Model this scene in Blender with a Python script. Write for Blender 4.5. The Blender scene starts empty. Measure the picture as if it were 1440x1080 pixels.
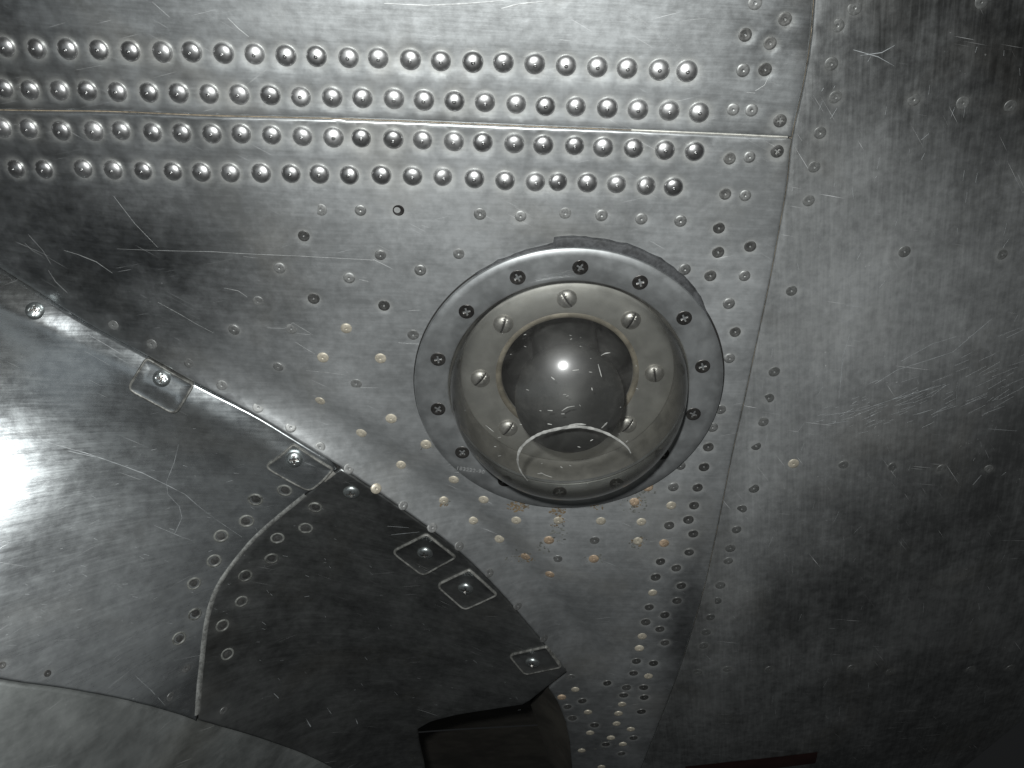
import bpy, bmesh, math, random
import numpy as np
from mathutils import Vector, Matrix
from mathutils.geometry import delaunay_2d_cdt

random.seed(7); rng = np.random.default_rng(11)
scene = bpy.context.scene
C = scene.collection

# ---------------------------------------------------------------- camera, world, flash, exposure
H0 = 1.5                                   # height of the hand-held camera above the hangar floor
cam_d = bpy.data.cameras.new('camera'); cam = bpy.data.objects.new('camera', cam_d); C.objects.link(cam)
cam.location = (0, 0, H0); cam.rotation_euler = (math.radians(90), 0, 0)
cam_d.sensor_width = 36; cam_d.lens = 35; cam_d.clip_start = 0.01; cam_d.clip_end = 50
scene.camera = cam
w = bpy.data.worlds.new('World'); scene.world = w; w.use_nodes = True
bg = w.node_tree.nodes['Background']; bg.inputs[0].default_value = (0.95, 1.0, 1.03, 1); bg.inputs[1].default_value = 0.010
fl = bpy.data.lights.new('camera_flash', 'POINT'); flo = bpy.data.objects.new('camera_flash', fl); C.objects.link(flo)
fl.energy = 11.0; fl.color = (0.98, 1.0, 0.985); fl.shadow_soft_size = 0.011
flo.location = (-0.028, -0.005, H0 + 0.045)
# added faint fill lamp, low behind the camera, for a broad soft reflection
hl = bpy.data.lights.new('fill_light', 'AREA'); hlo = bpy.data.objects.new('fill_light', hl); C.objects.link(hlo)
hl.shape = 'RECTANGLE'; hl.size = 1.6; hl.size_y = 0.5; hl.energy = 1.2; hl.color = (0.86, 0.95, 1.0)
hlo.location = (-0.9, -1.3, H0 - 0.6)
hlo.rotation_euler = (Vector((0, .5, H0)) - hlo.location).to_track_quat('-Z', 'Y').to_euler()
vs = scene.view_settings; vs.view_transform = 'Standard'; vs.look = 'None'; vs.exposure = 0; vs.gamma = 1

# ---------------------------------------------------------------- the aircraft's belly: one plane frame, curved by height functions
F = 1400.0
TAU = math.radians(32.7)
D0 = 0.52
P0 = np.array([(799 - 720) / F * D0, D0, -(542.7 - 540) / F * D0])   # centre of the dome's mounting ring
EU = np.array([1., 0, 0]); EV = np.array([0, -math.sin(TAU), math.cos(TAU)]); EN = np.array([0, -math.cos(TAU), -math.sin(TAU)])
ORG = np.array([0, 0, H0])
FRAME = Matrix((( EU[0], EV[0], EN[0], P0[0]), (EU[1], EV[1], EN[1], P0[1]), (EU[2], EV[2], EN[2], P0[2] + H0), (0, 0, 0, 1)))

def smooth(t): t = np.clip(t, 0, 1); return t * t * (3 - 2 * t)

def spline(pts, n=12):
    pts = [np.array(p, float) for p in pts]
    out = []
    P = [2 * pts[0] - pts[1]] + pts + [2 * pts[-1] - pts[-2]]
    for i in range(1, len(P) - 2):
        p0, p1, p2, p3 = P[i - 1:i + 3]
        for k in range(n):
            t = k / n
            out.append(.5 * ((2 * p1) + (-p0 + p2) * t + (2 * p0 - 5 * p1 + 4 * p2 - p3) * t * t + (-p0 + 3 * p1 - 3 * p2 + p3) * t ** 3))
    out.append(pts[-1]); return np.array(out)

class Surf:
    """A skin surface: height h(u,v) over the common plane frame."""
    def __init__(s, h): s.h = h
    def hit(s, px, py):
        d = np.array([(px - 720) / F, 1, -(py - 540) / F])
        hh = 0.0; ok = False
        for _ in range(40):
            t = np.dot(P0 + hh * EN, EN) / np.dot(d, EN)
            q = d * t - P0; u, v = q @ EU, q @ EV
            if not (abs(u) < 2 and abs(v) < 2): break
            hn = float(s.h(np.array([u]), np.array([v]))[0])
            if abs(hn - hh) < 1e-7: ok = True; break
            hh += 0.6 * (hn - hh)
        if not ok:                          # march along the sight line to the first crossing
            lo, hi = .15, 1.4
            for _ in range(3):
                T = np.linspace(lo, hi, 60); Q = T[:, None] * d - P0; f = Q @ EN - s.h(Q @ EU, Q @ EV)
                k = np.nonzero(f < 0)[0]; k = k[0] if len(k) else int(f.argmin()); lo, hi = T[max(k - 1, 0)], T[k]
            q = d * hi - P0; u, v = q @ EU, q @ EV
        return u, v
    def nrm(s, u, v):
        e = 4e-4; a = np.array([u + e, u - e, u, u]); b = np.array([v, v, v + e, v - e])
        h = s.h(a, b); n = np.array([-(h[0] - h[1]) / (2 * e), -(h[2] - h[3]) / (2 * e), 1]); return n / np.linalg.norm(n)
    def at(s, u, v, off=0.0):
        return np.array([u, v, float(s.h(np.array([u]), np.array([v]))[0])]) + off * s.nrm(u, v)

flat = Surf(lambda u, v: 0 * u)

def h_base(u, v):
    return -0.36 * np.maximum(0, -(v + 0.075)) ** 2 - 0.5 * np.maximum(0, u - 0.10) ** 2 - 0.75 * np.maximum(0, -(u + 0.11)) ** 2
based = Surf(h_base)
CREASE_PX = [(-330, 190), (-160, 278), (-40, 352), (0, 378), (60, 416), (120, 454), (200, 498), (275, 540), (350, 580), (420, 622), (480, 659), (560, 713),
             (640, 772), (700, 830), (750, 888), (797, 946), (850, 1010), (910, 1085)]
CR = spline([based.hit(*p) for p in CREASE_PX], 10)
CRT = np.gradient(CR, axis=0); CRL = np.concatenate([[0], np.cumsum(np.linalg.norm(np.diff(CR, axis=0), axis=1))])
I0 = 3 * 10; I1 = 15 * 10                 # crease index at the left frame edge and at the panel's end
CPOLY = np.poly1d(np.polyfit(CR[:I1 + 5, 0], CR[:I1 + 5, 1], 5))
def crease(u, v):
    """signed distance from the crease (positive to the lower left) and place along it (0 left .. 1 right)"""
    u = np.asarray(u, float); v = np.asarray(v, float)
    S = np.empty(u.shape); A = np.empty(u.shape)
    for i0 in range(0, len(u), 4000):
        uu, vv = u[i0:i0 + 4000, None], v[i0:i0 + 4000, None]
        a, b = CR[:-1], CR[1:]; d = b - a; L2 = (d ** 2).sum(1)
        t = np.clip(((uu - a[:, 0]) * d[:, 0] + (vv - a[:, 1]) * d[:, 1]) / L2, 0, 1)
        qx = uu - a[:, 0] - t * d[:, 0]; qy = vv - a[:, 1] - t * d[:, 1]
        D = qx ** 2 + qy ** 2; k = D.argmin(1); r = np.arange(len(k))
        sg = np.sign(d[k, 1] * qx[r, k] - d[k, 0] * qy[r, k])
        S[i0:i0 + 4000] = np.sqrt(D[r, k]) * sg
        A[i0:i0 + 4000] = (CRL[k] + t[r, k] * np.sqrt(L2[k]) - CRL[I0]) / (CRL[I1] - CRL[I0])
    return S, A

def ripple(u, v):                           # oil-canning of thin sheet
    return 0.00022 * np.sin(u * 61 + 1.3 * np.sin(v * 37)) * np.sin(v * 53 + 1.1 * np.sin(u * 29 + 2)) + 0.00010 * np.sin(u * 140 + v * 60) * np.sin(v * 170 - u * 40)
def h_skin(u, v):
    s, a = crease(u, v); d = np.maximum(-s, 0)
    g = smooth((a - 0.12) / 0.35)
    lip = 0.0062 * np.maximum(0, 1 - d / 0.013) ** 2
    tr = -0.0048 * np.exp(-((d - 0.022) / 0.011) ** 2)
    return h_base(u, v) + ripple(u, v) + g * (1 - smooth((a - .92) / .1)) * (lip + tr)
ROLL = 0.60
def h_fair(u, v):
    s, a = crease(u, v); sp = np.maximum(s, -0.01)
    u = np.asarray(u, float); v = np.asarray(v, float); sv = np.maximum(CPOLY(np.clip(u, -.36, .04)) - v, -.012)
    lw = 0.5 + 0.5 * np.tanh((-0.2401 - u) / 0.0904)
    g = -0.137 + 0.4065 * lw
    lipk = smooth((a - 0.12) / 0.35)
    base = h_base(u, v) * np.exp(-np.maximum(s, 0) / 0.10) + lipk * 0.0042 - 0.0004
    s0 = np.maximum(sp, 0); t = np.clip((s0 - .006) / .007, 0, 1)                # the rolled edge that catches the flash
    roll = ROLL * (1 - smooth((a - 0.34) / 0.20)) * (1 - .38 * np.exp(-((a - .235) / .060) ** 2) * np.exp(-np.maximum(s, 0) / .05)) * (np.minimum(s0, .006) + .007 * (t - t ** 3 + t ** 4 / 2)) - 0.0006 * np.exp(-s0 / .009)
    dent = 0.0016 * np.exp(-((s - .010) / .010) ** 2) * np.sin(a * 30 + .6) * (1 - smooth((a - .45) / .2))
    return base + g * sv + lw * 3.567 * (np.minimum(sv, .0849) ** 2 + 2 * .0849 * np.maximum(0, sv - .0849)) + roll + dent + 1.3 * ripple(u * .8 + .3, v * .8)
skin = Surf(h_skin); fair = Surf(h_fair)
lower = Surf(lambda u, v: h_fair(u, v) - 0.0012)
side = Surf(lambda u, v: h_base(u, v) + ripple(u * .7 + 1, v * .7) + 0.0003)

# ---------------------------------------------------------------- materials
def nodes(name):
    m = bpy.data.materials.new(name); m.use_nodes = True; nt = m.node_tree; b = nt.nodes['Principled BSDF']
    return m, nt, b
class G:
    def __init__(s, nt): s.nt = nt
    def n(s, t, **k):
        x = s.nt.nodes.new(t)
        for a, v in k.items(): setattr(x, a, v)
        return x
    def put(s, sock, v):
        if hasattr(v, 'node'): s.nt.links.new(v, sock)
        elif v is not None: sock.default_value = v
    def math(s, op, a, b=None, c=None, clamp=False):
        x = s.n('ShaderNodeMath', operation=op, use_clamp=clamp)
        s.put(x.inputs[0], a)
        if b is not None: s.put(x.inputs[1], b)
        if c is not None: s.put(x.inputs[2], c)
        return x.outputs[0]
    def noise(s, co, scale, detail=5, rough=.55, dist=0.0, mul=None, rot=0.0, off=(0, 0, 0)):
        mp = s.n('ShaderNodeMapping'); s.put(mp.inputs['Vector'], co)
        mp.inputs['Scale'].default_value = mul or (1, 1, 1); mp.inputs['Location'].default_value = off
        if rot:
            m0 = s.n('ShaderNodeMapping'); s.put(m0.inputs['Vector'], co); m0.inputs['Rotation'].default_value = (0, 0, rot)
            s.nt.links.new(m0.outputs[0], mp.inputs['Vector'])
        x = s.n('ShaderNodeTexNoise'); s.nt.links.new(mp.outputs[0], x.inputs['Vector'])
        x.inputs['Scale'].default_value = scale; x.inputs['Detail'].default_value = detail
        x.inputs['Roughness'].default_value = rough; x.inputs['Distortion'].default_value = dist
        return x.outputs[0]
    def ramp(s, v, lo, hi, a=0.0, b=1.0):
        x = s.n('ShaderNodeMapRange', interpolation_type='SMOOTHSTEP'); s.put(x.inputs[0], v)
        x.inputs[1].default_value = lo; x.inputs[2].default_value = hi; x.inputs[3].default_value = a; x.inputs[4].default_value = b
        return x.outputs[0]
    def mix(s, f, a, b):
        x = s.n('ShaderNodeMix', data_type='RGBA'); s.put(x.inputs[0], f)
        for i, v in ((6, a), (7, b)):
            s.put(x.inputs[i], v if hasattr(v, 'node') else (*v, 1))
        return x.outputs[2]

def sheet(name, dark, light, rough, streak_rot=0.0, streak=.10, metal=.92, seed=0.0, oxide=.35, speck=.25, mott=.12):
    """weathered bare aluminium sheet: blotchy oxide, polishing streaks, hairline scratches, white corrosion flecks"""
    m, nt, b = nodes(name); g = G(nt)
    at = g.n('ShaderNodeAttribute', attribute_name='puv'); co = at.outputs['Vector']
    halo = g.n('ShaderNodeAttribute', attribute_name='halo').outputs['Fac']
    film = g.n('ShaderNodeAttribute', attribute_name='film').outputs['Fac']
    o = (seed * 3.1, seed * 1.7, seed)
    big = g.noise(co, 9, 5, .55, .3, off=o); mid = g.noise(co, 34, 7, .68, .25, off=o); fine = g.noise(co, 210, 6, .62, 0, off=o)
    brush = g.noise(co, 1, 6, .65, 0.15, mul=(45, 700, 1), rot=streak_rot, off=o)
    wide = g.noise(co, 1, 5, .6, 0.3, mul=(14, 110, 1), rot=streak_rot + .04, off=o)
    hair = 0.0
    for i, (r, th) in enumerate(((.5, .70), (-.25, .70))):
        h = g.noise(co, 1, 2, .5, .35, mul=(26, 1900, 1), rot=r + streak_rot * .3, off=(seed + i * 5.3, i * 2.2, 0))
        gate = g.ramp(g.noise(co, 26, 3, .5, 0, off=(i * 9.1 + seed, 3, i)), .50, .62)
        hair = g.math('MAXIMUM', hair, g.math('MULTIPLY', g.ramp(h, th, th + .05), gate))
    sp = g.ramp(g.noise(co, 620, 2, .5, 0, off=o), .70, .78)
    sp = g.math('MULTIPLY', sp, g.ramp(mid, .52, .68))
    blot = g.math('ADD', g.math('MULTIPLY', big, .55), g.math('ADD', g.math('MULTIPLY', mid, .15), g.math('MULTIPLY', fine, .30)))
    tone = g.math('ADD', g.ramp(blot, .32, .68), g.math('ADD', g.math('MULTIPLY', g.math('SUBTRACT', wide, .5), .6), g.math('ADD', g.math('MULTIPLY', g.math('SUBTRACT', fine, .5), .8), g.math('MULTIPLY', g.math('SUBTRACT', brush, .5), 1.1))), clamp=True)
    col = g.mix(tone, dark, light)
    warm = g.ramp(g.noise(co, 16, 4, .5, .5, off=(7 + seed, 3, 2)), .50, .72, 0, .30)
    col = g.mix(warm, col, (dark[0] * 1.16, dark[1] * 1.06, dark[2] * .92))
    col = g.mix(g.math('MULTIPLY', halo, .5), col, (.62, .62, .585))
    col = g.mix(g.math('MULTIPLY', film, .7, clamp=True), col, g.mix(tone, (.27, .28, .285), (.36, .37, .375)))
    col = g.mix(g.math('MULTIPLY', sp, speck), col, (.72, .73, .72))
    col = g.mix(g.math('MULTIPLY', hair, .65), col, (.80, .81, .82))
    g.put(b.inputs['Base Color'], col)
    ox = g.ramp(g.math('ADD', g.math('MULTIPLY', mid, .6), g.math('MULTIPLY', big, .4)), .34, .72, 0, oxide)
    ox = g.math('ADD', ox, g.math('MULTIPLY', halo, .16)); ox = g.math('ADD', ox, g.math('MULTIPLY', film, .72))
    ox = g.math('ADD', ox, g.math('MULTIPLY', g.math('MAXIMUM', hair, sp), .5))
    g.put(b.inputs['Metallic'], g.math('SUBTRACT', metal, ox, clamp=True))
    r = g.math('ADD', rough, g.math('MULTIPLY', g.math('SUBTRACT', mid, .5), mott * 1.2))
    r = g.math('ADD', r, g.math('MULTIPLY', g.math('SUBTRACT', brush, .5), streak * 2)); r = g.math('ADD', r, g.math('MULTIPLY', g.math('SUBTRACT', wide, .5), streak * 2))
    r = g.math('ADD', r, g.math('MULTIPLY', g.math('SUBTRACT', fine, .5), .12)); r = g.math('ADD', r, g.math('MULTIPLY', film, .11))
    x = g.n('ShaderNodeClamp'); g.put(x.inputs[0], r); x.inputs[1].default_value = .16; x.inputs[2].default_value = .85
    g.put(b.inputs['Roughness'], x.outputs[0])
    bp = g.n('ShaderNodeBump'); bp.inputs['Strength'].default_value = .12; bp.inputs['Distance'].default_value = .0004
    g.put(bp.inputs['Height'], g.math('ADD', g.math('MULTIPLY', brush, .5), g.math('SUBTRACT', fine, g.math('MULTIPLY', hair, .6))))
    g.put(b.inputs['Normal'], bp.outputs[0])
    b.inputs['Specular IOR Level'].default_value = .4
    return m

def plain(name, col, rough, metal, var=.25, scale=900, spec=.5, bump=.05):
    m, nt, b = nodes(name); g = G(nt)
    tc = g.n('ShaderNodeTexCoord').outputs['Object']; oi = g.n('ShaderNodeObjectInfo').outputs['Random']
    add = g.n('ShaderNodeVectorMath', operation='ADD'); g.put(add.inputs[0], tc)
    cmb = g.n('ShaderNodeCombineXYZ'); g.put(cmb.inputs[0], g.math('MULTIPLY', oi, 3.0)); g.put(cmb.inputs[1], oi); g.put(add.inputs[1], cmb.outputs[0])
    n1 = g.noise(add.outputs[0], scale, 5, .6); n2 = g.noise(add.outputs[0], scale * .3, 3, .5, .5)
    f = g.math('ADD', g.math('MULTIPLY', n1, .5), g.math('MULTIPLY', n2, .5))
    f = g.math('ADD', g.ramp(f, .35, .65), g.math('MULTIPLY', g.math('SUBTRACT', oi, .5), .5), clamp=True)
    lo = tuple(c * (1 - var) for c in col); hi = tuple(min(1, c * (1 + var)) for c in col)
    g.put(b.inputs['Base Color'], g.mix(f, lo, hi)); b.inputs['Metallic'].default_value = metal
    g.put(b.inputs['Roughness'], g.math('ADD', g.math('ADD', rough - .13, g.math('MULTIPLY', oi, .12)), g.math('MULTIPLY', n1, .14)))
    b.inputs['Specular IOR Level'].default_value = spec
    if bump:
        bp = g.n('ShaderNodeBump'); bp.inputs['Strength'].default_value = bump; bp.inputs['Distance'].default_value = .0005
        g.put(bp.inputs['Height'], n1); g.put(b.inputs['Normal'], bp.outputs[0])
    return m

M = {}
M['upper'] = sheet('upper_sheet_metal', (.42, .435, .44), (.61, .635, .645), .355, .05, .06, seed=1.0, oxide=.10, speck=.1)
M['main'] = sheet('main_sheet_metal', (.40, .415, .42), (.57, .59, .60), .37, .03, .05, seed=2.3, oxide=.12)
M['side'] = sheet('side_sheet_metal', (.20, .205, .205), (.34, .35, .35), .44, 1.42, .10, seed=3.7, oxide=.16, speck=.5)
M['fair_a'] = sheet('fairing_sheet_metal', (.27, .285, .295), (.40, .425, .435), .265, .12, .09, seed=5.1, oxide=.16, speck=.4, mott=.07)
M['fair_b'] = sheet('aft_fairing_sheet_metal', (.18, .186, .184), (.29, .30, .298), .37, .3, .07, seed=6.4, oxide=.14, speck=.45, mott=.07)
M['low'] = sheet('lower_sheet_metal', (.27, .285, .28), (.33, .345, .34), .50, .25, .03, seed=8.2, oxide=.45, speck=.2, mott=.03)
M['ring'] = plain('mounting_ring_metal', (.43, .445, .45), .47, .82, .2, 120, bump=.08)
M['rivet'] = plain('rivet_metal', (.56, .56, .56), .41, .97, .12, 700)
M['flush_grey'] = plain('flush_rivet_grey', (.34, .345, .34), .50, .75, .25, 900)
M['flush_dark'] = plain('flush_rivet_dark', (.17, .17, .165), .50, .75, .3, 900)
M['flush_tan'] = plain('flush_rivet_tan', (.60, .55, .45), .5, .4, .22, 900)
M['flush_rust'] = plain('flush_rivet_rusty', (.50, .38, .27), .50, .35, .3, 900)
M['hole'] = plain('empty_hole', (.012, .011, .010), .7, .0)
M['screw_dark'] = plain('dark_oxide_screw', (.12, .115, .11), .34, .85, .3, 800, bump=.15)
M['screw_cross'] = plain('glinting_cross_recess', (.38, .37, .355), .30, .95, .3, 1200, bump=.3)  # lighter than the dark heads, to paint in the glints of their crosses
M['screw_dull'] = plain('dull_screw', (.42, .41, .39), .43, .85, .2, 600)
M['screw_bright'] = plain('zinc_screw', (.54, .58, .58), .38, .92, .15, 600)
M['sealant'] = plain('old_sealant', (.20, .165, .12), .8, 0, .6, 500, bump=.4)
M['shim'] = plain('bare_shim_strip', (.66, .65, .60), .45, .7, .2, 400)
M['strip'] = plain('joint_strip_metal', (.36, .365, .35), .5, .6, .4, 600, bump=.2)
M['gasket'] = plain('black_rubber_gasket', (.055, .057, .06), .62, 0, .5, 500, bump=.4)
M['inner'] = plain('inner_ring_metal', (.50, .495, .47), .46, .75, .15, 90, bump=.05)
M['brown'] = plain('brown_bay_lining', (.058, .053, .044), .7, .1, .35, 60, bump=.3)
M['black'] = plain('dark_backing', (.02, .019, .018), .8, 0, .3, 100)
M['void'] = plain('interior_black', (.022, .022, .022), .55, 0, .3, 100)
M['wall'] = plain('dark_recess_wall', (.10, .097, .088), .6, .2, .3, 160)  # one dark tone, darker than the ring plate
M['rimtan'] = plain('aged_rim', (.25, .225, .18), .6, .3, .35, 160)
M['bulb'] = plain('smoked_bulb', (.03, .031, .031), .5, 0, .3, 60, spec=.3, bump=0)
M['scratch'] = plain('scratched_bright_metal', (.48, .49, .49), .55, .55, .2, 900)
M['scratch_dim'] = plain('faint_scratch_metal', (.40, .42, .43), .55, .5, .3, 500)
M['stain'] = plain('brown_water_stain', (.16, .12, .075), .75, 0, .4, 300, bump=.3)
M['crust'] = plain('white_corrosion', (.60, .60, .56), .8, 0, .25, 700, bump=.5)
M['scuff'] = plain('scuffed_acrylic', (.36, .36, .345), .8, 0, .35, 300, bump=.4)
M['deadring'] = plain('corroded_rim_metal', (.22, .225, .21), .6, .4, .45, 700, bump=.3)
M['tabrim'] = plain('worn_tab_rim', (.24, .24, .225), .55, .45, .5, 500, bump=.3)
M['red'] = plain('dark_red_paint', (.022, .009, .008), .6, 0, .3, 60, spec=.3)

def glass_material():
    m = bpy.data.materials.new('acrylic_dome'); m.use_nodes = True; nt = m.node_tree; nt.nodes.clear(); g = G(nt)
    out = g.n('ShaderNodeOutputMaterial'); tr = g.n('ShaderNodeBsdfTransparent'); gl = g.n('ShaderNodeBsdfGlossy'); df = g.n('ShaderNodeBsdfDiffuse')
    gl.inputs[0].default_value = (1, 1, 1, 1); gl.inputs['Roughness'].default_value = .20
    co = g.n('ShaderNodeTexCoord').outputs['Object']
    n1 = g.noise(co, 45, 6, .65, .6); n2 = g.noise(co, 420, 4, .6)
    df.inputs[0].default_value = (.55, .54, .51, 1)
    lw_ = g.n('ShaderNodeLayerWeight'); lw_.inputs[0].default_value = .5     # thin shell: Schlick, the same from both sides
    g.put(tr.inputs[0], g.mix(g.ramp(lw_.outputs['Facing'], .38, .85), (.93, .93, .91), (.40, .395, .38)))   # dark refraction band of a thick shell painted in by view angle
    fr = g.math('ADD', .04, g.math('MULTIPLY', g.math('POWER', lw_.outputs['Facing'], 5.0), .96))
    a = g.n('ShaderNodeMixShader'); g.put(a.inputs[0], g.math('ADD', g.ramp(n1, .40, .75, .022, .075), g.ramp(n2, .68, .76, 0, .08)))
    nt.links.new(tr.outputs[0], a.inputs[1]); nt.links.new(df.outputs[0], a.inputs[2])
    b = g.n('ShaderNodeMixShader'); g.put(b.inputs[0], fr); nt.links.new(a.outputs[0], b.inputs[1]); nt.links.new(gl.outputs[0], b.inputs[2])
    nt.links.new(b.outputs[0], out.inputs[0]); gl.inputs['Roughness'].default_value = .13
    gw = g.n('ShaderNodeBsdfGlossy'); gw.inputs['Roughness'].default_value = .36; mg = g.n('ShaderNodeMixShader'); mg.inputs[0].default_value = .55
    nt.links.new(gl.outputs[0], mg.inputs[1]); nt.links.new(gw.outputs[0], mg.inputs[2]); nt.links.new(mg.outputs[0], b.inputs[2]); return m
M['glass'] = glass_material()

# ---------------------------------------------------------------- object helpers (everything in the belly's plane frame)
def link(name, mesh, mat, parent=None, sm=True):
    o = bpy.data.objects.new(name, mesh); C.objects.link(o)
    if mat is not None and not mesh.materials: mesh.materials.append(mat)
    if sm: mesh.polygons.foreach_set('use_smooth', [True] * len(mesh.polygons))
    if parent is None: o.matrix_world = FRAME
    else: o.parent = parent
    return o
def tag(o, label, cat, group=None):
    o['label'] = label; o['category'] = cat
    if group: o['group'] = group
    return o
def mesh_of(name, verts, faces):
    me = bpy.data.meshes.new(name); me.from_pydata([tuple(map(float, v)) for v in verts], [], faces); me.update(); return me
def basis(p, n, spin=0.0):
    n = Vector(n).normalized(); x = Vector((math.cos(spin), math.sin(spin), 0)); y = n.cross(x).normalized(); x = y.cross(n)
    return Matrix(((x[0], y[0], n[0], p[0]), (x[1], y[1], n[1], p[1]), (x[2], y[2], n[2], p[2]), (0, 0, 0, 1)))
def put(name, mesh, parent, p, n, spin=0.0, scale=1.0, mat=None):
    o = bpy.data.objects.new(name, mesh); C.objects.link(o); o.parent = parent
    o.matrix_local = basis(p, n, spin) @ Matrix.Scale(scale, 4); return o
def lathe(name, prof, mat, seg=28, close_top=True):
    V = []; Fc = []
    for r, z in prof:
        for k in range(seg):
            a = 2 * math.pi * k / seg; V.append((r * math.cos(a), r * math.sin(a), z))
    for i in range(len(prof) - 1):
        for k in range(seg):
            k2 = (k + 1) % seg; Fc.append((i * seg + k, i * seg + k2, (i + 1) * seg + k2, (i + 1) * seg + k))
    if close_top: Fc.append(tuple((len(prof) - 1) * seg + k for k in range(seg)))
    me = mesh_of(name, V, Fc); me.materials.append(mat); me.polygons.foreach_set('use_smooth', [True] * len(me.polygons)); return me

def inside(poly, x, y):
    poly = np.asarray(poly); r = np.zeros(len(x), bool); j = len(poly) - 1
    for i in range(len(poly)):
        xi, yi = poly[i]; xj, yj = poly[j]
        with np.errstate(divide='ignore', invalid='ignore'):
            r ^= ((yi > y) != (yj > y)) & (x < (xj - xi) * (y - yi) / (yj - yi + 1e-18) + xi)
        j = i
    return r
def resample(poly, step, closed=True):
    out = []; n = len(poly)
    for i in range(n if closed else n - 1):
        a = np.array(poly[i]); b = np.array(poly[(i + 1) % n]); L = np.linalg.norm(b - a); k = max(1, int(L / step + .5))
        for q in range(k): out.append(a + (b - a) * q / k)
    if not closed: out.append(np.array(poly[-1]))
    return np.array(out)
def inset(poly, d):
    p = np.asarray(poly); area = .5 * np.sum(p[:, 0] * np.roll(p[:, 1], -1) - np.roll(p[:, 0], -1) * p[:, 1])
    e = np.roll(p, -1, 0) - p; e /= np.linalg.norm(e, axis=1)[:, None] + 1e-12
    nn = np.stack([-e[:, 1], e[:, 0]], 1) * (1 if area > 0 else -1)
    b = nn + np.roll(nn, 1, 0); b /= np.maximum(np.linalg.norm(b, axis=1)[:, None], .5)
    c = np.maximum((b * nn).sum(1), .5)[:, None]
    return p + d * b / c
def dist_poly(poly, x, y):
    a = np.asarray(poly); b = np.roll(a, -1, 0); d = b - a; L2 = (d ** 2).sum(1) + 1e-18; out = np.empty(len(x))
    for i0 in range(0, len(x), 3000):
        X = x[i0:i0 + 3000, None]; Y = y[i0:i0 + 3000, None]
        t = np.clip(((X - a[:, 0]) * d[:, 0] + (Y - a[:, 1]) * d[:, 1]) / L2, 0, 1)
        out[i0:i0 + 3000] = np.sqrt(((X - a[:, 0] - t * d[:, 0]) ** 2 + (Y - a[:, 1] - t * d[:, 1]) ** 2).min(1))
    return out

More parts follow.
